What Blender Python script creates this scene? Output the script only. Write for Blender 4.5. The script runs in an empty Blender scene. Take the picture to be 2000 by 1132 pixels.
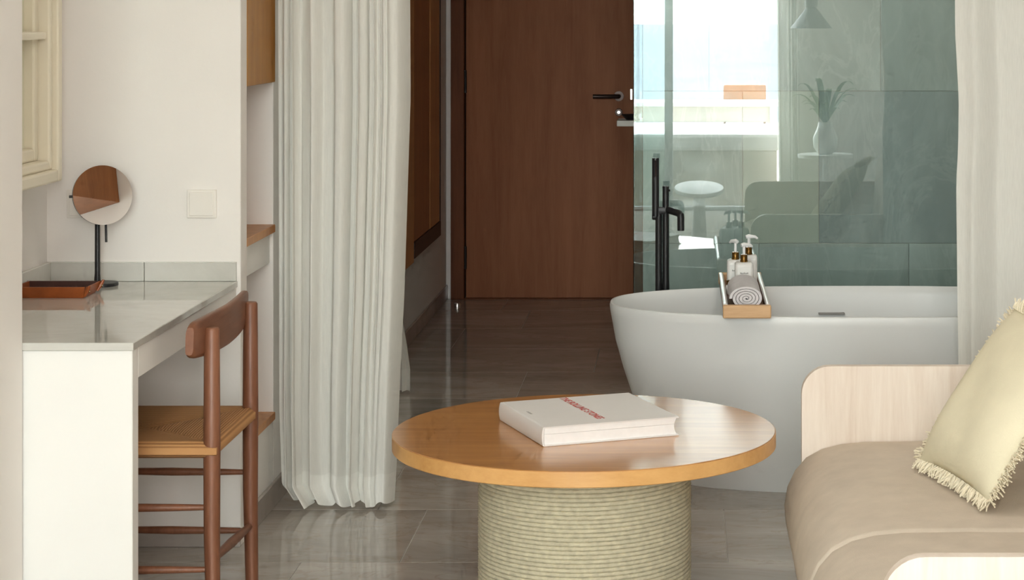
import bpy, bmesh, math, random
from mathutils import Vector, Matrix
import numpy as np

random.seed(7)
rng = np.random.default_rng(7)
PI = math.pi
scene = bpy.context.scene
COL = scene.collection

# ------------------------------------------------------------------ camera
FPX = 4000.0                      # focal length in pixels of the 2000 px wide frame
VPX, VPY = 1336.0, 30.0           # vanishing point of the room's depth lines
EYE = 1.5
cam_d = bpy.data.cameras.new('camera')
cam = bpy.data.objects.new('camera', cam_d)
COL.objects.link(cam)
cam.location = (0, 0, EYE)
cam.rotation_euler = (PI / 2, 0, 0)
cam_d.sensor_fit = 'HORIZONTAL'
cam_d.sensor_width = 36.0
cam_d.lens = FPX * 36.0 / 2000.0
cam_d.shift_x = -(VPX - 1000.0) / 2000.0
cam_d.shift_y = (VPY - 566.0) / 2000.0
cam_d.clip_start = 0.05
cam_d.clip_end = 4000
scene.camera = cam

# ------------------------------------------------------------------ world / light / exposure
SKY = 15.0
world = bpy.data.worlds.new('sky')
scene.world = world
world.use_nodes = True
wn = world.node_tree
bg = wn.nodes['Background']
geo = wn.nodes.new('ShaderNodeTexCoord')
sep = wn.nodes.new('ShaderNodeSeparateXYZ')
wn.links.new(geo.outputs['Generated'], sep.inputs[0])
cr = wn.nodes.new('ShaderNodeValToRGB')
wn.links.new(sep.outputs['Z'], cr.inputs[0])
cr.color_ramp.elements[0].position = 0.0
cr.color_ramp.elements[0].color = (1.0, 0.96, 0.91, 1)
cr.color_ramp.elements[1].position = 0.6
cr.color_ramp.elements[1].color = (0.93, 0.95, 0.98, 1)
wn.links.new(cr.outputs[0], bg.inputs[0])
bg.inputs[1].default_value = SKY

WIN_X0, WIN_X1, WIN_Y, WIN_TOP = -1.47, 0.80, -1.2, 3.02
pd = bpy.data.lights.new('window_portal', 'AREA')
pd.shape = 'RECTANGLE'
pd.size = WIN_X1 - WIN_X0
pd.size_y = WIN_TOP
pd.cycles.is_portal = True
po = bpy.data.objects.new('window_portal', pd)
COL.objects.link(po)
po.location = ((WIN_X0 + WIN_X1) / 2, WIN_Y - 0.13, WIN_TOP / 2)
po.rotation_euler = (PI / 2, 0, 0)     # -Z of the light looks along +Y, into the room

FILL = 4.0                        # radiance of the added, unseen fill lights

vs = scene.view_settings
vs.view_transform = 'Standard'
vs.look = 'None'
vs.exposure = 0.35
vs.gamma = 1.0
vs.use_curve_mapping = False
scene.cycles.max_bounces = 7
scene.cycles.use_adaptive_sampling = True
scene.cycles.adaptive_threshold = 0.08
scene.cycles.adaptive_min_samples = 12
scene.cycles.diffuse_bounces = 5
scene.cycles.glossy_bounces = 5
scene.cycles.transmission_bounces = 8
scene.cycles.transparent_max_bounces = 10
scene.cycles.sample_clamp_indirect = 25.0
scene.cycles.blur_glossy = 0.0
scene.cycles.caustics_reflective = False
scene.cycles.caustics_refractive = False


# ------------------------------------------------------------------ materials
def new_mat(name):
    m = bpy.data.materials.new(name)
    m.use_nodes = True
    nt = m.node_tree
    b = nt.nodes['Principled BSDF']
    return m, nt, b


def coords(nt, scale=(1, 1, 1), rot=(0, 0, 0), kind='Object'):
    tc = nt.nodes.new('ShaderNodeTexCoord')
    mp = nt.nodes.new('ShaderNodeMapping')
    mp.inputs['Scale'].default_value = scale
    mp.inputs['Rotation'].default_value = rot
    nt.links.new(tc.outputs[kind], mp.inputs['Vector'])
    return mp.outputs['Vector']


def noise(nt, vec, scale, detail=4, rough=0.55, dist=0.0):
    n = nt.nodes.new('ShaderNodeTexNoise')
    n.inputs['Scale'].default_value = scale
    n.inputs['Detail'].default_value = detail
    n.inputs['Roughness'].default_value = rough
    n.inputs['Distortion'].default_value = dist
    if vec is not None:
        nt.links.new(vec, n.inputs['Vector'])
    return n.outputs['Fac']


def ramp(nt, fac, stops):
    r = nt.nodes.new('ShaderNodeValToRGB')
    els = r.color_ramp.elements
    while len(els) < len(stops):
        els.new(0.5)
    for e, (p, c) in zip(els, stops):
        e.position = p
        e.color = (c[0], c[1], c[2], 1)
    nt.links.new(fac, r.inputs[0])
    return r.outputs[0]


def bump(nt, b, height, strength=0.2, dist=0.01):
    bp = nt.nodes.new('ShaderNodeBump')
    bp.inputs['Strength'].default_value = strength
    bp.inputs['Distance'].default_value = dist
    nt.links.new(height, bp.inputs['Height'])
    nt.links.new(bp.outputs[0], b.inputs['Normal'])


def vary(nt, col, amount):
    """multiply by a per-object random brightness: pieces differ from each other"""
    oi = nt.nodes.new('ShaderNodeObjectInfo')
    mr = nt.nodes.new('ShaderNodeMapRange')
    mr.inputs['To Min'].default_value = 1 - amount
    mr.inputs['To Max'].default_value = 1 + amount
    nt.links.new(oi.outputs['Random'], mr.inputs['Value'])
    mx = nt.nodes.new('ShaderNodeVectorMath')
    mx.operation = 'SCALE'
    nt.links.new(col, mx.inputs[0])
    nt.links.new(mr.outputs[0], mx.inputs['Scale'])
    return mx.outputs[0]


def shift3(c, k):
    return tuple(max(0, min(1, x * k)) for x in c)


def mottled(name, c, rough=0.6, var=0.05, scale=8.0, bs=0.05, bscale=120, metallic=0.0, spec=0.5):
    m, nt, b = new_mat(name)
    v = coords(nt)
    f = noise(nt, v, scale, 5)
    nt.links.new(ramp(nt, f, [(0.3, shift3(c, 1 - var)), (0.7, shift3(c, 1 + var))]), b.inputs['Base Color'])
    b.inputs['Roughness'].default_value = rough
    b.inputs['Metallic'].default_value = metallic
    b.inputs['Specular IOR Level'].default_value = spec
    if bs > 0:
        bump(nt, b, noise(nt, v, bscale, 3), bs, 0.004)
    return m


def wood(name, dark, light, axis='Z', scale=9.0, rough=0.4, stretch=14.0, rings=0.0, spec=0.5, random_amt=0.0, coat=0.0):
    m, nt, b = new_mat(name)
    s = [stretch, stretch, stretch]
    s['XYZ'.index(axis)] = 1.0
    v = coords(nt, tuple(x * 0.5 for x in s))
    f = noise(nt, v, scale * 0.35, 8, 0.65, 0.6)
    f2 = noise(nt, v, scale * 2.2, 4, 0.7, 0.0)
    mixn = nt.nodes.new('ShaderNodeMath')
    mixn.operation = 'MULTIPLY_ADD'
    nt.links.new(f2, mixn.inputs[0])
    mixn.inputs[1].default_value = 0.35
    nt.links.new(f, mixn.inputs[2])
    col = ramp(nt, mixn.outputs[0], [(0.45, dark), (0.62, tuple((a + c) / 2 for a, c in zip(dark, light))), (0.85, light)])
    if random_amt:
        col = vary(nt, col, random_amt)
    nt.links.new(col, b.inputs['Base Color'])
    b.inputs['Roughness'].default_value = rough
    b.inputs['Specular IOR Level'].default_value = spec
    b.inputs['Coat Weight'].default_value = coat
    b.inputs['Coat Roughness'].default_value = 0.18
    bump(nt, b, mixn.outputs[0], 0.06, 0.003)
    return m


def marble(name, stops, scale=2.0, rough=0.12, veins=None, random_amt=0.08, spec=0.5, rot=(0.3, 0.2, 0.7), stretch=(1, 1, 1)):
    m, nt, b = new_mat(name)
    oi = nt.nodes.new('ShaderNodeObjectInfo')
    tc = nt.nodes.new('ShaderNodeTexCoord')
    add = nt.nodes.new('ShaderNodeVectorMath')
    add.operation = 'MULTIPLY_ADD'
    nt.links.new(oi.outputs['Random'], add.inputs[0])
    add.inputs[1].default_value = (13.0, 7.0, 5.0)
    nt.links.new(tc.outputs['Object'], add.inputs[2])
    mp = nt.nodes.new('ShaderNodeMapping')
    mp.inputs['Rotation'].default_value = rot
    mp.inputs['Scale'].default_value = stretch
    nt.links.new(add.outputs[0], mp.inputs['Vector'])
    f = noise(nt, mp.outputs[0], scale, 9, 0.62, 1.2)
    col = ramp(nt, f, stops)
    if veins:
        f2 = noise(nt, mp.outputs[0], scale * 1.7, 6, 0.6, 2.2)
        vr = ramp(nt, f2, [(0.47, (0, 0, 0)), (0.50, (1, 1, 1)), (0.53, (0, 0, 0))])
        mx = nt.nodes.new('ShaderNodeMixRGB')
        nt.links.new(col, mx.inputs[1])
        mx.inputs[2].default_value = (*veins[0], 1)
        mu = nt.nodes.new('ShaderNodeMath')
        mu.operation = 'MULTIPLY'
        nt.links.new(vr, mu.inputs[0])
        mu.inputs[1].default_value = veins[1]
        nt.links.new(mu.outputs[0], mx.inputs[0])
        col = mx.outputs[0]
    if random_amt:
        col = vary(nt, col, random_amt)
    nt.links.new(col, b.inputs['Base Color'])
    b.inputs['Roughness'].default_value = rough
    b.inputs['Specular IOR Level'].default_value = spec
    return m


def cloth_sheer(name, c, transl=0.35, transp=0.06):
    m = bpy.data.materials.new(name)
    m.use_nodes = True
    nt = m.node_tree
    nt.nodes.clear()
    out = nt.nodes.new('ShaderNodeOutputMaterial')
    v = coords(nt, (60, 60, 4))
    f = noise(nt, v, 6, 4)
    col = ramp(nt, f, [(0.3, shift3(c, 0.96)), (0.7, shift3(c, 1.03))])
    d = nt.nodes.new('ShaderNodeBsdfDiffuse')
    t = nt.nodes.new('ShaderNodeBsdfTranslucent')
    tr = nt.nodes.new('ShaderNodeBsdfTransparent')
    nt.links.new(col, d.inputs[0])
    nt.links.new(col, t.inputs[0])
    m1 = nt.nodes.new('ShaderNodeMixShader')
    m1.inputs[0].default_value = transl
    nt.links.new(d.outputs[0], m1.inputs[1])
    nt.links.new(t.outputs[0], m1.inputs[2])
    m2 = nt.nodes.new('ShaderNodeMixShader')
    m2.inputs[0].default_value = transp
    nt.links.new(m1.outputs[0], m2.inputs[1])
    nt.links.new(tr.outputs[0], m2.inputs[2])
    nt.links.new(m2.outputs[0], out.inputs[0])
    return m


def pane_glass(name, tint, refl):
    m = bpy.data.materials.new(name)
    m.use_nodes = True
    nt = m.node_tree
    nt.nodes.clear()
    out = nt.nodes.new('ShaderNodeOutputMaterial')
    tr = nt.nodes.new('ShaderNodeBsdfTransparent')
    tr.inputs[0].default_value = (*tint, 1)
    gl = nt.nodes.new('ShaderNodeBsdfGlossy')
    gl.inputs['Roughness'].default_value = 0.0
    gl.inputs[0].default_value = (0.95, 1.0, 1.0, 1)
    mx = nt.nodes.new('ShaderNodeMixShader')
    v = coords(nt, (3, 3, 3))
    mr = nt.nodes.new('ShaderNodeMapRange')
    mr.inputs['To Min'].default_value = refl * 0.97
    mr.inputs['To Max'].default_value = refl * 1.03
    nt.links.new(noise(nt, v, 2, 2), mr.inputs['Value'])
    nt.links.new(mr.outputs[0], mx.inputs[0])
    nt.links.new(tr.outputs[0], mx.inputs[1])
    nt.links.new(gl.outputs[0], mx.inputs[2])
    nt.links.new(mx.outputs[0], out.inputs[0])
    return m


M = {}
M['plaster'] = mottled('wall_plaster', (0.82, 0.785, 0.745), 0.85, 0.015, 3, 0.06, 90)
M['ceiling'] = mottled('ceiling_plaster', (0.85, 0.83, 0.80), 0.9, 0.01, 3, 0.03, 60)
M['white_paint'] = mottled('white_lacquer', (0.80, 0.785, 0.75), 0.55, 0.01, 4, 0.02, 60)
M['cream_paint'] = mottled('cream_lacquer', (0.80, 0.74, 0.60), 0.5, 0.02, 6, 0.03, 60)
M['floor'] = marble('floor_marble', [(0.25, (0.31, 0.275, 0.24)), (0.5, (0.42, 0.38, 0.34)), (0.75, (0.55, 0.505, 0.46))],
                    1.6, 0.05, ((0.30, 0.22, 0.16), 0.35), 0.12, 0.5, stretch=(0.6, 1.8, 1))
M['grout'] = mottled('tile_grout', (0.62, 0.585, 0.54), 0.8, 0.05, 40, 0.1)
M['skirting'] = marble('skirting_marble', [(0.3, (0.34, 0.30, 0.27)), (0.7, (0.46, 0.42, 0.385))], 2.5, 0.2, None, 0.05)
M['desk_marble'] = marble('desk_marble', [(0.25, (0.50, 0.49, 0.45)), (0.5, (0.60, 0.59, 0.545)), (0.8, (0.68, 0.67, 0.63))], 2.4, 0.02, None, 0.05, 0.75)
M['green_marble'] = marble('green_marble', [(0.25, (0.34, 0.40, 0.385)), (0.5, (0.45, 0.515, 0.50)), (0.75, (0.58, 0.65, 0.635))],
                           1.5, 0.05, ((0.62, 0.68, 0.65), 0.35), 0.06, 0.55, rot=(0.2, 0.6, 0.3), stretch=(1.6, 1, 0.7))
M['green_marble_dark'] = marble('dark_green_marble', [(0.25, (0.25, 0.31, 0.32)), (0.5, (0.36, 0.425, 0.43)), (0.75, (0.50, 0.565, 0.57))],
                                1.7, 0.05, ((0.50, 0.56, 0.55), 0.4), 0.05, 0.55, rot=(0.2, 0.7, 0.3), stretch=(1.8, 1, 0.7))
M['green_marble_pale'] = marble('pale_green_marble', [(0.25, (0.46, 0.52, 0.46)), (0.5, (0.53, 0.59, 0.53)), (0.75, (0.60, 0.66, 0.60))],
                                1.2, 0.05, None, 0.04, 0.55)
M['door_wood'] = wood('dark_door_veneer', (0.31, 0.115, 0.052), (0.42, 0.172, 0.084), 'Z', 7, 0.55, 12, spec=0.22)
M['jamb_wood'] = wood('door_jamb_wood', (0.13, 0.040, 0.016), (0.22, 0.080, 0.034), 'Z', 7, 0.55, 12, spec=0.25)
M['cab_wood'] = wood('cabinet_wood', (0.33, 0.130, 0.012), (0.47, 0.215, 0.03), 'Z', 8, 0.4, 12)
M['hall_wood'] = wood('hall_cabinet_wood', (0.22, 0.075, 0.022), (0.36, 0.14, 0.045), 'Z', 8, 0.4, 12)
M['hall_wood_light'] = wood('hall_cabinet_light_wood', (0.42, 0.18, 0.06), (0.60, 0.29, 0.11), 'Z', 8, 0.4, 12)
M['shaded_wood'] = wood('shade_dark_wood', (0.02, 0.008, 0.006), (0.045, 0.018, 0.012), 'Y', 8, 0.5, 12)  # near-black shade below and between the cabinet parts put into the colour
M['oak'] = wood('oak_veneer', (0.38, 0.150, 0.036), (0.56, 0.265, 0.075), 'X', 9, 0.35, 12, spec=0.5, coat=0.75)
M['oak_edge'] = wood('oak_edge_band', (0.56, 0.28, 0.085), (0.76, 0.44, 0.17), 'X', 5, 0.4, 6)
M['ash'] = wood('pale_ash_plywood', (0.655, 0.535, 0.44), (0.79, 0.695, 0.605), 'Z', 9, 0.5, 13)
M['tray_wood'] = wood('bath_tray_wood', (0.52, 0.30, 0.14), (0.70, 0.45, 0.24), 'X', 9, 0.5, 10)
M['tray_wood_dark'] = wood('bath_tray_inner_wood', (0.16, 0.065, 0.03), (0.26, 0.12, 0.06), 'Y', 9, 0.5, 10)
M['chair_wood'] = wood('walnut_chair_wood', (0.145, 0.052, 0.025), (0.25, 0.100, 0.050), 'Z', 9, 0.42, 12)
M['chair_wood_y'] = wood('walnut_chair_backrest', (0.145, 0.052, 0.025), (0.25, 0.100, 0.050), 'Y', 9, 0.42, 12)
M['tub'] = mottled('tub_solid_surface', (0.73, 0.74, 0.735), 0.36, 0.008, 4, 0.0)
M['black'] = mottled('matte_black_metal', (0.012, 0.012, 0.013), 0.4, 0.1, 30, 0.0)
M['dark_metal'] = mottled('dark_bronze_metal', (0.07, 0.05, 0.045), 0.35, 0.1, 30, 0.0, metallic=0.8)
M['steel'] = mottled('brushed_steel', (0.82, 0.82, 0.82), 0.28, 0.03, 60, 0.0, metallic=1.0)
M['white_metal'] = mottled('bright_white_metal', (0.96, 0.96, 0.95), 0.25, 0.02, 60, 0.0)
M['leather'] = mottled('cognac_leather', (0.30, 0.072, 0.012), 0.42, 0.15, 30, 0.12, 300)
M['leather_shaded'] = mottled('shaded_cognac_leather', (0.05, 0.012, 0.006), 0.5, 0.15, 30, 0.12, 300)  # shade of the tray's depth put into the leather colour
M['sofa'] = mottled('taupe_upholstery', (0.61, 0.525, 0.43), 0.92, 0.06, 14, 0.25, 500)
M['pillow'] = mottled('cream_linen', (0.76, 0.70, 0.52), 0.95, 0.04, 10, 0.3, 260)
M['fringe'] = mottled('cream_yarn_fringe', (0.82, 0.74, 0.57), 0.95, 0.08, 30, 0.2, 300)
M['rope'] = mottled('sisal_rope', (0.60, 0.545, 0.39), 0.9, 0.14, 60, 0.3, 700)
M['curtain'] = cloth_sheer('sheer_curtain_cloth', (0.85, 0.84, 0.79), 0.22, 0.02)
M['hem'] = cloth_sheer('curtain_hem_cloth', (0.88, 0.87, 0.82), 0.12, 0.0)
M['book'] = mottled('white_book_cloth', (0.74, 0.72, 0.705), 0.55, 0.01, 20, 0.0)
M['pages'] = mottled('book_page_block', (0.84, 0.83, 0.83), 0.8, 0.03, 40, 0.0)
M['red_ink'] = mottled('red_print', (0.60, 0.05, 0.04), 0.6, 0.03, 20, 0.0)
M['grey_ink'] = mottled('grey_print', (0.30, 0.29, 0.28), 0.6, 0.03, 20, 0.0)
M['towel'] = mottled('grey_white_towel', (0.70, 0.68, 0.70), 0.98, 0.06, 40, 0.5, 400)
M['bottle'] = mottled('frosted_white_bottle', (0.76, 0.75, 0.73), 0.4, 0.02, 20, 0.0)
M['label'] = mottled('bottle_label_paper', (0.86, 0.86, 0.84), 0.6, 0.01, 20, 0.0)
M['amber'] = mottled('amber_brass_collar', (0.17, 0.085, 0.015), 0.25, 0.2, 60, 0.0, metallic=0.7)
M['pump'] = mottled('white_pump_plastic', (0.86, 0.87, 0.88), 0.3, 0.02, 20, 0.0)
M['glass'] = pane_glass('shower_glass', (0.925, 0.97, 0.965), 0.085)
M['win_glass'] = pane_glass('terrace_door_glass', (0.90, 0.97, 0.97), 0.04)
M['cream_pane'] = mottled('frosted_window_pane', (0.72, 0.71, 0.56), 0.22, 0.04, 3, 0.0)
M['switch'] = mottled('switch_plastic', (0.80, 0.76, 0.70), 0.4, 0.01, 20, 0.0)
M['alu'] = mottled('grey_door_frame', (0.50, 0.50, 0.49), 0.5, 0.03, 20, 0.0)
M['terrace'] = mottled('terrace_stone', (0.60, 0.55, 0.48), 0.8, 0.08, 5, 0.1)
M['plant'] = mottled('leaf_green', (0.14, 0.22, 0.10), 0.45, 0.25, 10, 0.0)
M['ceramic'] = mottled('white_ceramic', (0.82, 0.81, 0.78), 0.3, 0.02, 10, 0.0)
M['pendant'] = mottled('grey_pendant_metal', (0.32, 0.31, 0.30), 0.5, 0.05, 20, 0.0)
M['terracotta'] = mottled('orange_chair_webbing', (0.40, 0.17, 0.07), 0.7, 0.06, 20, 0.1)
mm, nt_, b_ = new_mat('mirror_silver')
b_.inputs['Metallic'].default_value = 1.0
b_.inputs['Roughness'].default_value = 0.0
nt_.links.new(ramp(nt_, noise(nt_, coords(nt_), 3), [(0.3, (0.90, 0.90, 0.90)), (0.7, (0.92, 0.92, 0.92))]), b_.inputs['Base Color'])
M['mirror'] = mm
mm, nt_, b_ = new_mat('sea_water')
b_.inputs['Roughness'].default_value = 0.9
b_.inputs['Specular IOR Level'].default_value = 0.05
nt_.links.new(ramp(nt_, noise(nt_, coords(nt_, (0.02, 0.004, 1)), 3, 6), [(0.3, (0.235, 0.25, 0.27)), (0.7, (0.285, 0.30, 0.32))]), b_.inputs['Base Color'])
M['sea'] = mm


def cord_mat(name, axis):
    m, nt, b = new_mat(name)
    v = coords(nt)
    w = nt.nodes.new('ShaderNodeTexWave')
    w.wave_type = 'BANDS'
    w.bands_direction = axis
    w.inputs['Scale'].default_value = 42
    w.inputs['Distortion'].default_value = 0.15
    w.inputs['Detail'].default_value = 2
    nt.links.new(v, w.inputs['Vector'])
    nt.links.new(ramp(nt, w.outputs['Fac'], [(0.0, (0.30, 0.135, 0.045)), (1.0, (0.52, 0.265, 0.10))]), b.inputs['Base Color'])
    b.inputs['Roughness'].default_value = 0.8
    bump(nt, b, w.outputs['Fac'], 0.5, 0.003)
    return m


M['cord_x'] = cord_mat('paper_cord_along_y', 'X')
M['cord_y'] = cord_mat('paper_cord_along_x', 'Y')


# ------------------------------------------------------------------ object helpers
def root_loc(o):
    while o.parent is not None:
        o = o.parent
    return o.location.copy()


def finish(name, me, mat, parent=None, origin=None, smooth=None):
    """link a mesh given in world coordinates; under a parent it is moved into the root's frame"""
    L = root_loc(parent) if parent is not None else Vector(origin or (0, 0, 0))
    me.transform(Matrix.Translation(-L))
    if smooth is not None:
        me.shade_smooth()
        me.set_sharp_from_angle(angle=math.radians(smooth))
    for mt in (mat if isinstance(mat, (list, tuple)) else [mat]):
        me.materials.append(M[mt] if isinstance(mt, str) else mt)
    o = bpy.data.objects.new(name, me)
    COL.objects.link(o)
    if parent is not None:
        o.parent = parent
    else:
        o.location = L
    return o


def obj(name, bm, mat, parent=None, origin=None, smooth=None):
    me = bpy.data.meshes.new(name)
    bmesh.ops.recalc_face_normals(bm, faces=bm.faces)
    bm.to_mesh(me)
    bm.free()
    return finish(name, me, mat, parent, origin, smooth)


def pyobj(name, verts, faces, mat, parent=None, origin=None, smooth=None, recalc=True):
    me = bpy.data.meshes.new(name)
    me.from_pydata([tuple(map(float, v)) for v in verts], [], [tuple(map(int, f)) for f in faces])
    if recalc:
        bm = bmesh.new()
        bm.from_mesh(me)
        bmesh.ops.recalc_face_normals(bm, faces=bm.faces)
        bm.to_mesh(me)
        bm.free()
    me.update()
    return finish(name, me, mat, parent, origin, smooth)


def thing(name, label, cat, loc, group=None, kind=None):
    o = bpy.data.objects.new(name, None)
    o.empty_display_size = 0.1
    COL.objects.link(o)
    o.location = loc
    return tag(o, label, cat, group, kind)


def tag(o, label, cat=None, group=None, kind=None):
    o['label'] = label
    if cat:
        o['category'] = cat
    if group:
        o['group'] = group
    if kind:
        o['kind'] = kind
    return o


def BM():
    return bmesh.new()


def box(bm, x0, x1, y0, y1, z0, z1, bev=0.0, seg=2):
    r = bmesh.ops.create_cube(bm, size=1.0)
    vs_ = r['verts']
    for v in vs_:
        v.co = Vector((x0 + (v.co.x + 0.5) * (x1 - x0), y0 + (v.co.y + 0.5) * (y1 - y0), z0 + (v.co.z + 0.5) * (z1 - z0)))
    if bev > 0:
        es = list({e for v in vs_ for e in v.link_edges})
        bmesh.ops.bevel(bm, geom=es, offset=bev, segments=seg, affect='EDGES', profile=0.5)
    return bm


def bx(*a, **k):
    return box(BM(), *a, **k)


def tube(bm, pts, radii, seg=14, caps=True):
    pts = [Vector(p) for p in pts]
    if not isinstance(radii, (list, tuple)):
        radii = [radii] * len(pts)
    rings = []
    up = Vector((0, 0, 1))
    prev_n = None
    for i, p in enumerate(pts):
        d = (pts[min(i + 1, len(pts) - 1)] - pts[max(i - 1, 0)]).normalized()
        if prev_n is None:
            a = up if abs(d.dot(up)) < 0.95 else Vector((1, 0, 0))
            n = d.cross(a).normalized()
        else:
            n = (prev_n - d * prev_n.dot(d)).normalized()
        prev_n = n
        b = d.cross(n)
        rings.append([bm.verts.new(p + (n * math.cos(2 * PI * k / seg) + b * math.sin(2 * PI * k / seg)) * radii[i]) for k in range(seg)])
    for r0, r1 in zip(rings, rings[1:]):
        for k in range(seg):
            bm.faces.new((r0[k], r0[(k + 1) % seg], r1[(k + 1) % seg], r1[k]))
    if caps:
        bm.faces.new(rings[0][::-1])
        bm.faces.new(rings[-1])
    return bm


def lathe(bm, c, prof, seg=48, axis='Z'):
    """prof: list of (r, h); revolve about an axis through c"""
    c = Vector(c)
    rings = []
    for r, h in prof:
        ring = []
        for k in range(seg):
            a = 2 * PI * k / seg
            if axis == 'Z':
                p = Vector((r * math.cos(a), r * math.sin(a), h))
            elif axis == 'Y':
                p = Vector((r * math.cos(a), h, r * math.sin(a)))
            else:
                p = Vector((h, r * math.cos(a), r * math.sin(a)))
            ring.append(bm.verts.new(c + p))
        rings.append(ring)
    for r0, r1 in zip(rings, rings[1:]):
        for k in range(seg):
            bm.faces.new((r0[k], r0[(k + 1) % seg], r1[(k + 1) % seg], r1[k]))
    bm.faces.new(rings[0][::-1])
    bm.faces.new(rings[-1])
    return bm


def prism(bm, poly, y0, y1):
    """poly of (x, z) extruded along y"""
    a = [bm.verts.new((x, y0, z)) for x, z in poly]
    b = [bm.verts.new((x, y1, z)) for x, z in poly]
    n = len(poly)
    bm.faces.new(a)
    bm.faces.new(b[::-1])
    for k in range(n):
        bm.faces.new((a[k], a[(k + 1) % n], b[(k + 1) % n], b[k]))
    return bm


def smoothstep(a, b, x):
    t = np.clip((x - a) / (b - a), 0, 1)
    return t * t * (3 - 2 * t)


# ------------------------------------------------------------------ the setting
CEIL = 3.2
XL, XHALL, XR = -1.515, -1.26, 1.75
YEND = 10.85

# floor: slab with recessed joints and one tile per piece
fl = thing('floor', 'grey brown polished marble tile floor', 'floor', (0, 5, 0), kind='structure')
obj('grout_bed', bx(-1.95, 1.85, -1.3, 11.0, -0.08, -0.003), 'grout', fl)
TL, TW = 0.9, 0.6
offs = [0.0, -0.15, 0.31, -0.42, 0.12, 0.40, -0.27]
r = 0
y = 5.62 - 12 * TW
while y < YEND - 0.02:
    x = -0.78 - 2 * TL + offs[(r + 2) % 7]
    ya, yb = max(y, -1.25), min(y + TW, YEND + 0.05)
    while x < XR:
        xa, xb = max(x, -1.9), min(x + TL, XR)
        if xb - xa > 0.03:
            bm = box(BM(), xa + 0.0012, xb - 0.0012, ya + 0.0012, yb - 0.0012, -0.02, 0.0, 0.0008, 1)
            obj('floor_tile', bm, 'floor', fl)
        x += TL
    y += TW
    r += 1

# left side walls
def struct(name, bm, mat, label, cat='wall', smooth=None):
    return tag(obj(name, bm, mat, smooth=smooth), label, cat, kind='structure')

struct('wall_left', bx(-2.0, XL, -1.2, 4.69, 0, CEIL, 0.002, 1), 'plaster', 'white plaster wall ending beside the marble desk')
struct('wall_niche', bx(-2.0, -1.801, 4.69, 5.87, 0, CEIL), 'plaster', 'white plaster side wall of the desk niche behind the cream window')
struct('wall_stub', bx(-2.0, -1.2535, 5.79, 5.872, 0, CEIL, 0.002, 1), 'plaster', 'short white plaster wall behind the desk with two light switches')
struct('wall_shelf_back', bx(-2.0, -1.70, 5.872, 6.28, 0, CEIL), 'plaster', 'white plaster back of the shelf niche beside the curtain')
struct('wall_hall_left', bx(-2.0, XHALL, 6.28, YEND + 0.1, 0, CEIL, 0.002, 1), 'plaster', 'white plaster hallway wall under the hanging wood cabinet')
struct('trim_plinth', bx(-1.70, XHALL, 5.872, 6.28, 0.0, 0.262), 'white_paint', 'low white plinth under the lowest wooden shelf', 'plinth')
struct('wall_right', bx(XR, XR + 0.15, -1.2, 8.3, 0, CEIL), 'plaster', 'white plaster wall on the sofa side of the room')
struct('wall_hall_right', bx(-0.165, XR + 0.15, 8.225, YEND + 0.1, 0, CEIL), 'plaster', 'white plaster hallway wall behind the shower')
bm = BM()
box(bm, -2.0, -1.232, YEND, YEND + 0.1, 0, CEIL)
box(bm, -1.232, -0.165, YEND, YEND + 0.1, 2.16, CEIL)
box(bm, -1.3, -0.165, YEND + 0.1, YEND + 0.16, 0, CEIL)  # unseen panel added to stop sky light leaking round the door
struct('wall_door', bm, 'plaster', 'narrow white plaster wall around the dark wooden door, with an added light blocker behind it')
bm = BM()
box(bm, -2.0, WIN_X0, WIN_Y - 0.12, WIN_Y, 0, CEIL)
box(bm, WIN_X1, XR + 0.15, WIN_Y - 0.12, WIN_Y, 0, CEIL)
box(bm, WIN_X0, WIN_X1, WIN_Y - 0.12, WIN_Y, WIN_TOP, CEIL)
struct('wall_back', bm, 'plaster', 'white plaster wall around the terrace door reflected in the glass')
struct('ceiling', bx(-2.0, XR + 0.15, -1.3, YEND + 0.1, CEIL, CEIL + 0.1), 'ceiling', 'plain white plaster ceiling', 'ceiling')

# round fill lights, added unseen above the frame to brighten the room
def emit_mat(name, col, st):
    m = bpy.data.materials.new(name)
    m.use_nodes = True
    nt = m.node_tree
    b = nt.nodes['Principled BSDF']
    b.inputs['Base Color'].default_value = (0.8, 0.8, 0.8, 1)
    v = coords(nt)
    nt.links.new(ramp(nt, noise(nt, v, 3, 2), [(0.2, shift3(col, 0.98)), (0.8, col)]), b.inputs['Emission Color'])
    b.inputs['Emission Strength'].default_value = st
    return m

for (lx, ly, lr, st, lab) in ((-0.25, 2.7, 0.35, FILL, 'added unseen round fill light nearest the terrace door'),
                              (-0.25, 4.6, 0.35, FILL, 'added unseen round fill light above the coffee table'),
                              (0.75, 4.3, 0.35, FILL, 'added unseen round fill light above the sofa'),
                              (0.5, 6.75, 0.30, FILL, 'added unseen round fill light above the bathtub'),
                              (0.75, 7.75, 0.25, FILL * 2.1, 'added unseen round fill light inside the shower'),
                              (-0.70, 8.9, 0.22, FILL * 0.12, 'added unseen round fill light in the hallway')):
    cl_ = thing('fill_light', lab, 'added fill light', (lx, ly, CEIL), 'added round fill lights')
    obj('rim', lathe(BM(), (lx, ly, CEIL - 0.05), [(lr + 0.001, 0.048), (lr + 0.012, 0.048), (lr + 0.012, 0), (lr + 0.001, 0.0)], 48), 'white_metal', cl_, smooth=30)
    obj('diffuser', lathe(BM(), (lx, ly, CEIL - 0.052), [(lr * 0.985, 0.0), (lr, 0.004), (lr, 0.05)], 48), emit_mat('fill_glow', (1.0, 0.90, 0.78), st), cl_, smooth=30)

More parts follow.
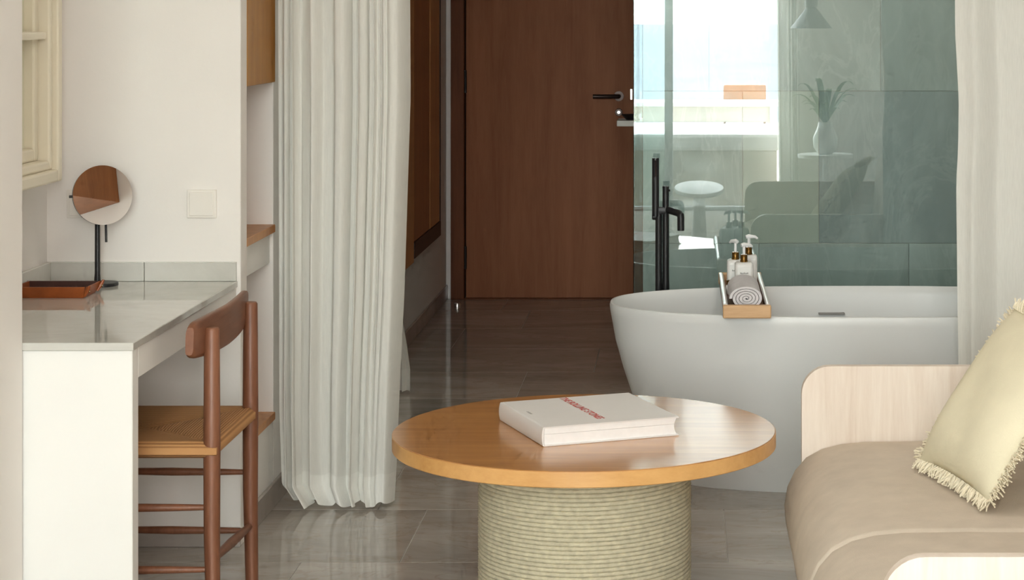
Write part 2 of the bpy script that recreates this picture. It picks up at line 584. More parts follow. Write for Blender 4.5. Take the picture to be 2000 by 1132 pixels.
# skirting
struct('baseboard_stub', bx(-1.80, -1.2525, 5.778, 5.79, 0, 0.055, 0.002, 1), 'skirting', 'marble skirting below the desk on the short white wall', 'baseboard')
struct('baseboard_left', bx(XHALL, -1.249, 5.88, 8.6, 0, 0.075, 0.002, 1), 'skirting', 'marble skirting beside the long white curtain', 'baseboard')
struct('baseboard_hall', bx(XHALL, -1.249, 8.6, YEND, 0, 0.075, 0.002, 1), 'skirting', 'marble skirting of the hallway leading to the dark door', 'baseboard')

struct('trim_highlight', bx(-1.259, -1.2325, YEND - 0.012, YEND, 0.0, 2.2, 0.002, 1), 'white_metal', 'thin white strip added as a bright edge beside the dark door frame', 'trim')  # added white strip, paints the highlight along this edge

# shower wall of polished green marble tiles
sw = thing('wall_shower', 'polished green grey marble tile wall behind the glass', 'wall', (0.6, 8.21, 0), kind='structure')
obj('tile_bed', bx(-0.165, XR, 8.212, 8.225, 0, CEIL), 'grout', sw)
rows = [(0.0, 0.588, [-0.165, 0.30, 0.90, 1.50, XR]), (0.588, 1.197, [-0.165, 0.234, 0.54, 1.14, XR]),
        (1.197, 1.80, [-0.165, 0.10, 0.787, 1.40, XR]), (1.80, 2.40, [-0.165, 0.54, 1.14, XR]), (2.40, 3.0, [-0.165, 0.3, 0.9, XR]), (3.0, CEIL, [-0.165, 0.54, 1.14, XR])]
kinds = {(1, 1): 'green_marble_pale', (1, 2): 'green_marble_dark', (1, 3): 'green_marble_dark'}
for ri, (z0, z1, xs) in enumerate(rows):
    for ci in range(len(xs) - 1):
        obj('marble_tile', bx(xs[ci] + 0.001, xs[ci + 1] - 0.001, 8.2, 8.212, z0 + 0.001, z1 - 0.001, 0.0008, 1), kinds.get((ri, ci), 'green_marble'), sw)

# entrance door
d1 = thing('door_1', 'dark brown wooden door with lever handle at the hallway end', 'door', (-0.71, YEND, 0), kind='structure')
obj('jamb', bx(-1.232, -1.162, YEND - 0.035, YEND + 0.06, 0, 2.16, 0.003, 1), 'jamb_wood', d1)
obj('jamb', bx(-0.262, -0.165, YEND - 0.035, YEND + 0.06, 0, 2.16, 0.003, 1), 'jamb_wood', d1)
obj('head_jamb', bx(-1.162, -0.262, YEND - 0.035, YEND + 0.06, 2.09, 2.16, 0.003, 1), 'jamb_wood', d1)
obj('leaf', bx(-1.154, -0.268, YEND - 0.012, YEND + 0.04, 0.006, 2.086, 0.002, 1), 'door_wood', d1)
obj('threshold', bx(-1.232, -0.165, YEND - 0.035, YEND - 0.013, 0, 0.006, 0.001, 1), 'jamb_wood', d1)
for z in (0.16, 1.09, 1.95):
    obj('hinge', tube(BM(), [(-1.158, YEND - 0.020, z - 0.0), (-1.158, YEND - 0.020, z + 0.12)], 0.009, 10), 'black', d1)
hx, hz = -0.345, 1.073
yl = YEND - 0.012
h = obj('handle', tube(BM(), [(hx, yl, hz), (hx, yl - 0.05, hz), (hx - 0.012, yl - 0.058, hz), (hx - 0.135, yl - 0.058, hz)], 0.0115, 12), 'dark_metal', d1, smooth=40)
obj('rose', lathe(BM(), (hx, yl - 0.01, hz), [(0.026, 0.0), (0.026, 0.01)], 24, 'Y'), 'dark_metal', h, smooth=40)
k = obj('lock_cylinder', lathe(BM(), (hx, yl - 0.016, hz - 0.085), [(0.018, 0.0), (0.02, 0.004), (0.02, 0.016)], 24, 'Y'), 'dark_metal', d1, smooth=40)
obj('key_plug', lathe(BM(), (hx, yl - 0.02, hz - 0.085), [(0.008, 0.0), (0.008, 0.006)], 16, 'Y'), 'steel', k, smooth=40)
obj('lock_plate', bx(-0.284, -0.274, yl - 0.004, yl, 1.055, 1.11), 'steel', d1)
tag(obj('door_stop', lathe(BM(), (-1.165, 10.52, 0), [(0.018, 0), (0.018, 0.018), (0.015, 0.024), (0.006, 0.026)], 20), 'steel', smooth=40),
    'small round steel door stop on the hallway floor', 'door stop')
ws = thing('wall_shelf', 'small white shelf jutting out below the door handle', 'shelf', (-0.235, 9.6, 0.99))
obj('board', bx(-0.312, -0.1655, 9.5, 9.72, 0.985, 1.012, 0.003), 'white_paint', ws)
obj('bracket', bx(-0.19, -0.1655, 9.58, 9.62, 0.93, 0.985, 0.002), 'white_paint', ws)
tag(obj('trinket_dish', lathe(BM(), (-0.25, 9.58, 1.012), [(0.02, 0), (0.042, 0.022), (0.045, 0.026), (0.04, 0.025), (0.018, 0.006)], 24), 'dark_metal', smooth=40),
    'small dark dish on the white shelf by the door', 'dish')

# terrace door frame (behind the camera, seen in reflection)
w2 = thing('window_2', 'grey framed terrace sliding door reflected in the shower glass', 'window', (-0.3, WIN_Y, 0), kind='structure')
for (a, b) in ((WIN_X0, WIN_X0 + 0.06), (-0.15, -0.085), (WIN_X1 - 0.03, WIN_X1)):
    obj('post', bx(a, b, WIN_Y - 0.09, WIN_Y - 0.02, 0.0, WIN_TOP, 0.003, 1), 'alu', w2)
obj('head_rail', bx(WIN_X0 + 0.06, WIN_X1 - 0.03, WIN_Y - 0.09, WIN_Y - 0.02, WIN_TOP - 0.06, WIN_TOP, 0.003, 1), 'alu', w2)
obj('track', bx(WIN_X0 + 0.06, WIN_X1 - 0.03, WIN_Y - 0.09, WIN_Y - 0.02, 0.0, 0.03, 0.003, 1), 'alu', w2)
obj('pane', bx(WIN_X0 + 0.06, -0.15, WIN_Y - 0.06, WIN_Y - 0.052, 0.03, WIN_TOP - 0.06), 'win_glass', w2)

# cream window in the desk niche
w1 = thing('window_1', 'cream painted casement window with glazing bar above the desk', 'window', (-1.78, 5.2, 1.04), kind='structure')
WY0, WY1, WZ0, WZ1 = 4.74, 5.635, 1.045, 2.1

def ring_frame(bm, x0, x1, y0, y1, z0, z1, w):
    box(bm, x0, x1, y0, y0 + w, z0, z1, 0.006)
    box(bm, x0, x1, y1 - w, y1, z0, z1, 0.006)
    box(bm, x0, x1, y0 + w, y1 - w, z0, z0 + w, 0.006)
    box(bm, x0, x1, y0 + w, y1 - w, z1 - w, z1, 0.006)
    return bm

obj('frame', ring_frame(BM(), -1.80, -1.71, WY0, WY1, WZ0, WZ1, 0.034), 'cream_paint', w1)
obj('moulding', ring_frame(BM(), -1.80, -1.726, WY0 + 0.034, WY1 - 0.034, WZ0 + 0.034, WZ1 - 0.034, 0.026), 'cream_paint', w1)
obj('sash', ring_frame(BM(), -1.80, -1.757, WY0 + 0.06, WY1 - 0.06, WZ0 + 0.06, WZ1 - 0.06, 0.035), 'cream_paint', w1)
obj('glazing_bar', bx(-1.785, -1.735, WY0 + 0.06, WY1 - 0.06, 1.434, 1.456, 0.004), 'cream_paint', w1)
obj('glazing_bar', bx(-1.785, -1.745, 5.16, 5.185, WZ0 + 0.06, WZ1 - 0.06, 0.004), 'cream_paint', w1)
obj('pane', bx(-1.798, -1.785, WY0 + 0.06, WY1 - 0.06, WZ0 + 0.06, WZ1 - 0.06), 'cream_pane', w1)

# ------------------------------------------------------------------ glass screen
gs = thing('glass_screen', 'tall clear green tinted glass shower screen behind the bathtub', 'glass screen', (0.7, 7.27, 0))
GX = -0.178
obj('front_pane', bx(GX, XR - 0.004, 7.265, 7.275, 0.012, 2.35), 'glass', gs)
obj('side_pane', bx(GX, GX + 0.01, 7.277, 8.198, 0.012, 2.35), 'glass', gs)
obj('floor_channel', bx(GX - 0.002, XR - 0.004, 7.258, 7.282, 0, 0.012), 'steel', gs)

# ------------------------------------------------------------------ bathtub
tub = thing('bathtub', 'oval freestanding pale grey bathtub in front of the glass', 'bathtub', (0.607, 6.675, 0))
TC = (0.607, 6.675)

def superloop(a, b, z, n=2.5, N=112):
    out = []
    for k in range(N):
        t = 2 * PI * k / N
        c, s = math.cos(t), math.sin(t)
        out.append((TC[0] + a * math.copysign(abs(c) ** (2 / n), c), TC[1] + b * math.copysign(abs(s) ** (2 / n), s), z))
    return out

outer = [(0.655, 0.250, 0.0), (0.668, 0.258, 0.02), (0.700, 0.283, 0.09), (0.735, 0.307, 0.17), (0.775, 0.332, 0.27), (0.805, 0.349, 0.36), (0.830, 0.362, 0.45),
         (0.846, 0.372, 0.54), (0.849, 0.374, 0.562), (0.846, 0.371, 0.570), (0.838, 0.363, 0.571)]
inner = [(0.833, 0.358, 0.566), (0.828, 0.353, 0.54), (0.805, 0.340, 0.45), (0.775, 0.325, 0.36), (0.735, 0.300, 0.26), (0.690, 0.270, 0.18), (0.62, 0.22, 0.135), (0.45, 0.12, 0.12)]
V, F = [], []
N = 112
for a, b, z in outer + inner:
    V += superloop(a, b, z, 2.4 if z > 0.2 else 2.25)
L = len(outer + inner)
for i in range(L - 1):
    for k_ in range(N):
        F.append((i * N + k_, i * N + (k_ + 1) % N, (i + 1) * N + (k_ + 1) % N, (i + 1) * N + k_))
F.append(tuple(range(N))[::-1])
F.append(tuple(range((L - 1) * N, L * N)))
pyobj('basin', V, F, 'tub', tub, smooth=50)
obj('drain', lathe(BM(), (0.607, 6.675, 0.12), [(0.03, 0), (0.03, 0.004), (0.02, 0.006)], 24), 'tub', tub, smooth=40)
obj('overflow_slot', bx(0.46, 0.55, 6.995, 7.03, 0.478, 0.483, 0.001), 'grey_ink', tub)

# bath tray
bt = thing('bath_tray', 'wooden bath tray with highlight-white rails laid across the tub', 'tray', (0.193, 6.67, 0.572))
obj('base_board', bx(0.134, 0.252, 6.298, 7.06, 0.5725, 0.588, 0.002), 'tray_wood_dark', bt)
obj('end_block', bx(0.119, 0.267, 6.268, 6.297, 0.5725, 0.612, 0.004), 'tray_wood', bt)
obj('end_block', bx(0.119, 0.267, 7.061, 7.09, 0.5725, 0.612, 0.004), 'tray_wood', bt)
for xa in (0.122, 0.252):
    obj('side_board', bx(xa, xa + 0.012, 6.298, 7.06, 0.5725, 0.600, 0.002), 'tray_wood_dark', bt)
for xa in (0.128, 0.258):
    obj('rail', tube(BM(), [(xa, 6.298, 0.606), (xa, 7.06, 0.607)], 0.0078, 12), 'white_metal', bt, smooth=40)  # white base colour paints the highlights on the metal rods

# towel roll: a spiral sheet
def spiral_roll(cx, cz, y0, y1, r_out, th, turns):
    V, F = [], []
    n = int(turns * 40)
    r_in = r_out - th * turns
    pr = []
    for i in range(n + 1):
        t = i / n
        a = 2 * PI * turns * t - 0.6
        rr = r_in + (r_out - r_in) * t
        pr.append((a, rr))
    def P(a, r):
        return (cx + r * math.cos(a) * 1.06, cz + r * math.sin(a) * 0.76)
    loop = [P(a, rr) for a, rr in pr] + [P(a, rr - th * 0.82) for a, rr in reversed(pr)]
    m = len(loop)
    for yy in (y0, y0 + 0.006, y1 - 0.006, y1):
        for k_, (x, z) in enumerate(loop):
            V.append((x, yy, z))
    for j in range(3):
        for k_ in range(m):
            F.append((j * m + k_, j * m + (k_ + 1) % m, (j + 1) * m + (k_ + 1) % m, (j + 1) * m + k_))
    for i in range(n):
        o_, i_ = i, m - 1 - i
        F.append((o_, o_ + 1, i_ - 1, i_))
        b0 = 3 * m
        F.append((b0 + i_, b0 + i_ - 1, b0 + o_ + 1, b0 + o_))
    return V, F

V, F = spiral_roll(0.193, 0.6265, 6.325, 6.62, 0.0500, 0.0098, 4.6)
tag(pyobj('rolled_towel', V, F, 'towel', origin=(0.193, 6.47, 0.588), smooth=45), 'rolled grey white towel lying in the bath tray', 'towel')

# toiletry bottles
def bottle(cx, cy, w, hbody, label, hp, ang):
    t = thing('pump_bottle', label, 'bottle', (cx, cy, 0.5885), 'pump bottles on the bath tray')
    z = 0.5885
    hw = w / 2
    body = bx(cx - hw, cx + hw, cy - hw, cy + hw, z, z + hbody, 0.010, 3)
    bo = obj('body', body, 'bottle', t, smooth=40)
    lb = obj('label', bx(cx - hw * 0.72, cx + hw * 0.72, cy - hw - 0.0012, cy - hw + 0.001, z + 0.02, z + hbody - 0.014, 0.0005, 1), 'label', bo)
    for i_ in range(7):
        xx = cx - hw * 0.42 + i_ * hw * 0.125
        bmx = bx(xx, xx + hw * 0.09, cy - hw - 0.0018, cy - hw - 0.0008, z + hbody * 0.66, z + hbody * 0.66 + (0.0035 if i_ % 3 else 0.005))
        obj('print_mark', bmx, 'grey_ink', bo)
    obj('collar', lathe(BM(), (cx, cy, z + hbody), [(0.0125, 0), (0.0125, 0.004), (0.0115, 0.005), (0.0115, 0.022), (0.010, 0.024)], 24), 'amber', t, smooth=40)
    zc = z + hbody + 0.024
    pm = obj('pump', tube(BM(), [(cx, cy, zc), (cx, cy, zc + hp)], 0.0048, 10), 'pump', t, smooth=40)
    dx, dy = math.cos(ang), math.sin(ang)
    obj('nozzle', tube(BM(), [(cx - dx * 0.010, cy - dy * 0.010, zc + hp), (cx, cy, zc + hp + 0.002), (cx + dx * 0.022, cy + dy * 0.022, zc + hp), (cx + dx * 0.030, cy + dy * 0.030, zc + hp - 0.006)],
                       [0.006, 0.0075, 0.005, 0.0035], 10), 'pump', pm, smooth=40)
    return t

bottle(0.196, 6.70, 0.060, 0.106, 'front white pump bottle with bright paper label, nearest the towel', 0.030, 0.4)
bottle(0.170, 6.77, 0.056, 0.106, 'left white pump bottle standing just behind the labelled bottle', 0.034, 2.2)
bottle(0.216, 6.84, 0.056, 0.114, 'right white pump bottle, rearmost of three on the bath tray', 0.034, 0.2)
jar = thing('amber_jar', 'tiny amber jar beside the rolled towel in the bath tray', 'jar', (0.146, 6.70, 0.5885))
obj('body', lathe(BM(), (0.148, 6.70, 0.5885), [(0.009, 0), (0.010, 0.002), (0.010, 0.028), (0.008, 0.031)], 20), 'bottle', jar, smooth=40)
obj('lid', lathe(BM(), (0.148, 6.70, 0.6195), [(0.0095, 0), (0.0095, 0.014), (0.008, 0.015)], 20), 'amber', jar, smooth=40)

# floor-standing tub filler
ft = thing('tub_filler', 'matte black floor standing bath tap with hand shower', 'tap', (-0.077, 7.15, 0))
YF = 7.15
obj('base_plate', lathe(BM(), (-0.077, YF, 0), [(0.06, 0), (0.06, 0.008), (0.055, 0.012)], 32), 'black', ft, smooth=40)
obj('column', tube(BM(), [(-0.0885, YF, 0.01), (-0.0885, YF, 0.60), (-0.0885, YF, 0.83)], [0.013, 0.0118, 0.0118], 18), 'black', ft, smooth=40)
obj('column', tube(BM(), [(-0.0640, YF, 0.01), (-0.0640, YF, 0.50), (-0.0640, YF, 0.60), (-0.0640, YF, 0.897)], [0.016, 0.014, 0.0118, 0.0112], 18), 'black', ft, smooth=40)
obj('cap', lathe(BM(), (-0.0640, YF, 0.897), [(0.0118, 0), (0.0118, 0.006), (0.009, 0.0075)], 18), 'black', ft, smooth=40)
obj('lever', tube(BM(), [(-0.0640, YF, 0.888), (-0.049, YF - 0.004, 0.890)], 0.004, 8), 'black', ft, smooth=40)
hs = obj('hand_shower', tube(BM(), [(-0.0995, YF - 0.006, 0.80), (-0.0995, YF - 0.006, 1.003)], 0.0122, 18), 'black', ft, smooth=40)
obj('spray_face', tube(BM(), [(-0.0985, YF - 0.0178, 0.94), (-0.0985, YF - 0.0178, 0.995)], 0.003, 8), 'dark_metal', hs, smooth=40)
obj('body_block', bx(-0.104, -0.052, YF - 0.012, YF + 0.012, 0.806, 0.832, 0.005), 'black', ft, smooth=40)
obj('knob', lathe(BM(), (-0.112, YF, 0.798), [(0.008, 0), (0.012, 0.003), (0.012, 0.014), (0.008, 0.017)], 18, 'X'), 'black', ft, smooth=40)
pts = []
for t in np.linspace(0, 1, 14):
    ax_ = min(t / 0.62, 1)
    px_ = -0.058 + 0.047 * ax_
    py_ = YF - 0.085 * ax_
    pz_ = 0.822 - 0.006 * ax_ - (0.058 * ((t - 0.5) / 0.5) ** 1.5 if t > 0.5 else 0)
    pts.append((px_, py_, pz_))
obj('spout', tube(BM(), pts, 0.0122, 16), 'black', ft, smooth=40)

# ------------------------------------------------------------------ desk
dk = thing('desk', 'built in white desk with polished marble worktop in the niche', 'desk', (-1.53, 5.24, 0))
obj('worktop', bx(-1.80, -1.262, 4.692, 5.79, 0.732, 0.75, 0.0015, 1), 'desk_marble', dk)
obj('side_panel', bx(-1.80, -1.266, 4.70, 4.752, 0, 0.732, 0.002, 1), 'white_paint', dk)
obj('apron', bx(-1.286, -1.266, 4.752, 5.79, 0.66, 0.732, 0.001, 1), 'white_paint', dk)
bs_ = thing('trim_2', 'low pale marble backsplash strip along the desk walls', 'backsplash', (-1.6, 5.7, 0.7505), kind='structure')
obj('backsplash_tile', bx(-1.787, -1.524, 5.777, 5.79, 0.7505, 0.804, 0.001, 1), 'desk_marble', bs_)
obj('backsplash_tile', bx(-1.522, -1.264, 5.777, 5.79, 0.7505, 0.804, 0.001, 1), 'desk_marble', bs_)
obj('backsplash_tile', bx(-1.80, -1.787, 4.70, 5.25, 0.7505, 0.804, 0.001, 1), 'desk_marble', bs_)
obj('backsplash_tile', bx(-1.80, -1.787, 5.252, 5.79, 0.7505, 0.804, 0.001, 1), 'desk_marble', bs_)

# switches
def switch(cx, label):
    t = thing('light_switch', label, 'light switch', (cx, 5.79, 0.97), 'light switches above the desk')
    obj('plate', bx(cx - 0.0415, cx + 0.0415, 5.781, 5.79, 0.928, 1.008, 0.002), 'switch', t)
    obj('rocker', bx(cx - 0.034, cx + 0.034, 5.777, 5.781, 0.935, 1.001, 0.0015), 'switch', t)

switch(-1.362, 'square cream light switch right of the round mirror')
switch(-1.7015, 'square cream light switch half hidden behind the round mirror')

# round vanity mirror
mr_ = thing('table_mirror', 'round vanity mirror on a thin black stand on the desk', 'mirror', (-1.633, 5.69, 0.75))
MX, MY, MZ = -1.612, 5.675, 1.002
obj('base', lathe(BM(), (-1.616, 5.69, 0.75), [(0.043, 0), (0.0435, 0.002), (0.0435, 0.008), (0.042, 0.0095)], 40), 'black', mr_, smooth=40)
obj('stem', tube(BM(), [(-1.631, 5.695, 0.757), (-1.631, 5.695, 0.785), (-1.631, 5.695, 0.99)], [0.0095, 0.0075, 0.007], 14), 'black', mr_, smooth=40)
obj('pivot', tube(BM(), [(-1.631, 5.695, 0.985), (MX, MY + 0.004, MZ)], 0.006, 10), 'black', mr_, smooth=40)
MIRROR_N = Vector((math.sin(math.radians(32.18)) * math.cos(math.radians(9.73)), -math.cos(math.radians(32.18)) * math.cos(math.radians(9.73)), math.sin(math.radians(9.73))))
rotm = MIRROR_N.to_track_quat('Z', 'Y').to_matrix().to_4x4()
tm = Matrix.Translation((MX, MY, MZ)) @ rotm
bm = lathe(BM(), (0, 0, 0), [(0.078, -0.010), (0.0815, -0.006), (0.0818, 0.002), (0.0818, 0.0038), (0.080, 0.0039)], 64)
bm.transform(tm)
rim = obj('rim', bm, 'black', mr_, smooth=40)
# slightly concave magnifying face
prof = [(0.0815, 0.0045)] + [(0.0815 * s, 0.0045) for s in (0.75, 0.5, 0.25, 0.01)]
bm = lathe(BM(), (0, 0, 0), [(0.0825, 0.0040), (0.0825, 0.0052)] + [(0.0825 * s, 0.0052) for s in (0.6, 0.2)], 64)
bm.transform(tm)
obj('mirror_face', bm, 'mirror', mr_)
obj('lever', tube(BM(), [(-1.606, 5.688, 0.93), (-1.601, 5.675, 0.872)], 0.0035, 8), 'black', mr_, smooth=40)
side = rotm.to_3x3() @ Vector((1, 0, 0))
if side.x > 0:
    side = -side
pk = Vector((MX, MY, MZ)) + side * 0.083
obj('knob', tube(BM(), [pk, pk + side * 0.008], 0.004, 8), 'black', mr_, smooth=40)

# leather valet tray
lt = thing('valet_tray', 'cognac leather valet tray with folded corners on the desk', 'tray', (-1.69, 5.49, 0.75))
x0, x1, y0, y1 = -1.775, -1.594, 5.435, 5.545
zt, zb, hh, fl_ = 0.7505, 0.7555, 0.030, 0.010
obj('bottom', bx(x0, x1, y0, y1, zt, zb, 0.001, 1), 'leather_shaded', lt)

def slanted_wall(p0, p1, out):
    p0, p1, out = Vector(p0), Vector(p1), Vector(out)
    th = out.normalized() * 0.004
    up = Vector((0, 0, hh)) + out
    d = (p1 - p0).normalized() * 0.006
    vs_ = [p0, p1, p1 + up + d, p0 + up - d]
    V = vs_ + [v - th for v in vs_]
    return V, [(0, 1, 2, 3), (7, 6, 5, 4), (0, 4, 5, 1), (1, 5, 6, 2), (2, 6, 7, 3), (3, 7, 4, 0)]

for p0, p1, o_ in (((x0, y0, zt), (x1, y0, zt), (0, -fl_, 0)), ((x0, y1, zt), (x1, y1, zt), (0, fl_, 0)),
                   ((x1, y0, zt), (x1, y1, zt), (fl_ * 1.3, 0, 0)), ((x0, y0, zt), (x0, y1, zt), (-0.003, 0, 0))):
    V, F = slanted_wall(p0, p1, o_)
    obj_ = pyobj('side_wall', V, F, 'leather_shaded' if o_[1] > 0 else 'leather', lt)
for cx_, cy_, sx, sy in ((x1, y0, 1, -1), (x1, y1, 1, 1)):
    bm = tube(BM(), [(cx_ + sx * 0.004, cy_ + sy * 0.003, zt + 0.004), (cx_ + sx * 0.012, cy_ + sy * 0.008, zt + hh * 0.6), (cx_ + sx * 0.020, cy_ + sy * 0.010, zt + hh + 0.003)], [0.003, 0.0055, 0.003], 8)
    obj('corner_fold', bm, 'leather', lt, smooth=40)
    obj('rivet', lathe(BM(), (cx_ + sx * 0.0165, cy_ + sy * 0.004, zt + hh * 0.6), [(0.0035, 0), (0.003, 0.002)], 12, 'X'), 'amber', lt, smooth=40)

# ------------------------------------------------------------------ shelf niche
def shelf(z, label):
    t = tag(obj('wooden_shelf', bx(-1.70, -1.253, 5.873, 6.279, z - 0.024, z, 0.0015, 1), 'hall_wood_light', origin=(-1.5, 6.07, z - 0.024)), label, 'shelf', 'wooden shelves in the niche')
    return t

shelf(0.860, 'upper wooden niche shelf level with the desk backsplash')
shelf(0.286, 'lowest wooden niche shelf behind the chair seat')
dr = thing('drawer_unit', 'white drawer box hung under the upper wooden shelf', 'drawer', (-1.48, 6.07, 0.738))
obj('box', bx(-1.70, -1.286, 5.873, 6.278, 0.738, 0.835, 0.001, 1), 'white_paint', dr)
obj('front', bx(-1.286, -1.270, 5.90, 6.276, 0.742, 0.832, 0.001, 1), 'white_paint', dr)
uc = thing('wall_cabinet', 'orange brown wooden wall cabinet above the shelf niche', 'cabinet', (-1.48, 6.07, 1.296))
obj('body', bx(-1.70, -1.275, 5.873, 6.279, 1.300, 2.3, 0.001, 1), 'cab_wood', uc)
obj('door', bx(-1.275, -1.253, 5.874, 6.278, 1.296, 2.3, 0.0015, 1), 'cab_wood', uc)
obj('end_panel', bx(-1.70, -1.275, 6.262, 6.279, 1.2965, 1.2995, 0.0005, 1), 'cab_wood', uc)

# hanging hall cabinet
hc = thing('hall_cabinet', 'tall dark wood cabinet hanging on the hallway wall beside the door', 'cabinet', (-1.24, 9.6, 0.4))
obj('body', bx(-1.2595, -1.238, 8.9, 10.22, 0.41, 2.3, 0.001, 1), 'shaded_wood', hc)
obj('end_panel', bx(-1.2595, -1.219, 8.88, 9.245, 0.385, 2.3, 0.002, 1), 'hall_wood_light', hc)
obj('door', bx(-1.238, -1.221, 9.262, 9.83, 0.475, 2.3, 0.002, 1), 'hall_wood', hc)
obj('door', bx(-1.238, -1.219, 9.838, 10.21, 0.475, 2.3, 0.002, 1), 'hall_wood_light', hc)
obj('bottom_rail', bx(-1.2595, -1.216, 9.262, 10.25, 0.40, 0.473, 0.002, 1), 'shaded_wood', hc)
obj('edge_strip', bx(-1.2595, -1.217, 10.225, 10.25, 0.474, 2.3, 0.001, 1), 'shaded_wood', hc)

# ------------------------------------------------------------------ curtains
def curtain(name, label, xl, xr, y0, depth, amp, nfold, z1, hem_h, nu=420, nz=60, seed=1, zbot=None, group=None, phase=0.0, skew=0.25, warp=0.35, env=None, pleat=0.0):
    """xl, xr, y0: functions of z (arrays); folds run vertically and drift a little"""
    rg = np.random.default_rng(seed)
    u = np.linspace(0, 1, nu)
    aw = rg.uniform(0.6, 1.25, 40)
    k1, k2, k3 = rg.uniform(0, 6, 3)
    def pos(u, z):
        w = u + warp / nfold * np.sin(2 * PI * 1.7 * u + k1) + 0.12 / nfold * np.sin(2 * PI * 4.1 * u + k2 + 0.25 * z)
        ph = 2 * PI * nfold * w + phase + 0.35 * np.sin(1.1 * z + 6 * u + k3)
        idx = np.clip((w * nfold * 2).astype(int), 0, 39)
        A = amp * np.interp(w * nfold * 2, np.arange(40), aw)
        A = A * (0.85 + 0.2 * np.cos(z * 0.9 + 9 * u))
        if env is not None:
            A = A * env(u)
        flare = 1 + 0.5 * np.exp(-z / 0.12)
        s = np.sin(ph)
        s = s + 0.25 * np.sin(2 * ph + 1.0)
        X = xl(z) + (xr(z) - xl(z)) * u + skew * A * np.sin(2 * ph + 0.5)
        Y = y0(u, z) + A * s * flare + pleat * np.sin(2 * PI * 2.7 * nfold * w + k2 + 0.6 * np.sin(z * 1.4 + 3 * u)) * np.clip(z / 0.5, 0.15, 1)
        return X, Y
    zb = (lambda u: 0.012 + 0 * u) if zbot is None else zbot
    t = thing(name, label, 'curtain', (float((xl(0.5) + xr(0.5)) / 2), float(depth), 0), group)
    for part, za, zb_, n, mat in (('panel', hem_h, z1, nz, 'curtain'), ('hem', 0.0, hem_h, 10, 'hem')):
        V = []
        for j in range(n + 1):
            f = j / n
            bottom = zb(u)
            zz = za + (zb_ - za) * f
            zrow = zz + bottom * (1 - min(zz / 0.3, 1))
            z_arr = zrow if isinstance(zrow, np.ndarray) else np.full(nu, zrow)
            X, Y = pos(u, z_arr)
            V += list(zip(X, Y, z_arr))
        F = [(j * nu + i, j * nu + i + 1, (j + 1) * nu + i + 1, (j + 1) * nu + i) for j in range(n) for i in range(nu - 1)]
        pyobj(part, V, F, mat, t, smooth=180, recalc=False)
    return t

def interp_z(tab):
    zs = np.array([a for a, b in tab]); xs = np.array([b for a, b in tab])
    return lambda z: np.interp(z, zs, xs)

curtain('long_curtain', 'long sheer white curtain gathered beside the chair', interp_z([(0, -1.175), (0.07, -1.225), (0.3, -1.232), (1.5, -1.235), (2.6, -1.22)]),
        interp_z([(0, -0.893), (0.1, -0.887), (0.4, -0.875), (0.65, -0.862), (1.25, -0.843), (1.6, -0.845), (2.6, -0.85)]),
        lambda u, z: 6.24 - 0.03 * u + 0 * z + 0.10 * np.clip((u - 0.93) / 0.07, 0, 1) ** 2, 6.22, 0.030, 4.7, CEIL, 0.095, seed=3, warp=0.6, pleat=0.0055,
        env=lambda u: 1 - 0.72 * smoothstep(0.60, 0.78, u),
        zbot=lambda u: 0.006 + 0.010 * (1 + np.sin(2 * PI * 4.5 * u + 1)) + 0.035 * np.exp(-u / 0.06))
curtain('bath_curtain', 'white curtain at the right hanging in front of the tub end', interp_z([(0, 0.83), (0.6, 0.822), (1.0, 0.818), (1.1, 0.824), (1.25, 0.826), (1.45, 0.815), (2.6, 0.812)]),
        interp_z([(0, 1.66), (2.6, 1.66)]), lambda u, z: 6.12 + 0.02 * np.sin(7 * u) + 0 * z, 6.12, 0.022, 5.5, CEIL, 0.095, seed=11, phase=1.2)
curtain('hall_curtain', 'short glimpse of white curtain behind the long curtain in the hallway', interp_z([(0, -1.235), (2.6, -1.24)]),
        interp_z([(0, -1.085), (0.12, -1.085), (0.35, -1.125), (1.0, -1.16), (2.6, -1.17)]), lambda u, z: 8.12 + 0 * z + 0 * u, 8.12, 0.02, 2.5, CEIL, 0.09, nu=120, nz=30, seed=5)
curtain('terrace_curtain', 'white curtain beside the terrace door reflected in the glass', interp_z([(0, 0.73), (2.6, 0.70)]),
        interp_z([(0, 0.89), (2.6, 0.87)]), lambda u, z: WIN_Y + 0.15 + 0 * z + 0 * u, WIN_Y + 0.15, 0.03, 3, CEIL, 0.09, nu=200, nz=20, seed=8)

# ------------------------------------------------------------------ dining chair at the desk
ch = thing('dining_chair', 'walnut chair with curved backrest and woven cord seat at the desk', 'chair', (-1.33, 5.165, 0))
YN, YFAR = 4.945, 5.385
XB, XF = -1.14, -1.555
for yy in (YN, YFAR):
    obj('leg', tube(BM(), [(XB + 0.004, yy, 0), (XB, yy, 0.25), (XB, yy, 0.46), (XB, yy, 0.742), (XB, yy, 0.747)], [0.0165, 0.0195, 0.0205, 0.0185, 0.0155], 20), 'chair_wood', ch, smooth=50)
for yy in (YN - 0.012, YFAR + 0.012):
    obj('leg', tube(BM(), [(XF, yy, 0), (XF, yy, 0.25), (XF, yy, 0.44), (XF, yy, 0.445)], [0.0155, 0.019, 0.019, 0.016], 20), 'chair_wood', ch, smooth=50)

def rung(p0, p1, r0, r1):
    p0, p1 = Vector(p0), Vector(p1)
    obj('stretcher', tube(BM(), [p0.lerp(p1, t) for t in (0, 0.2, 0.5, 0.8, 1)], [r0, (r0 + r1) / 2, r1, (r0 + r1) / 2, r0], 14), 'chair_wood', ch, smooth=50)

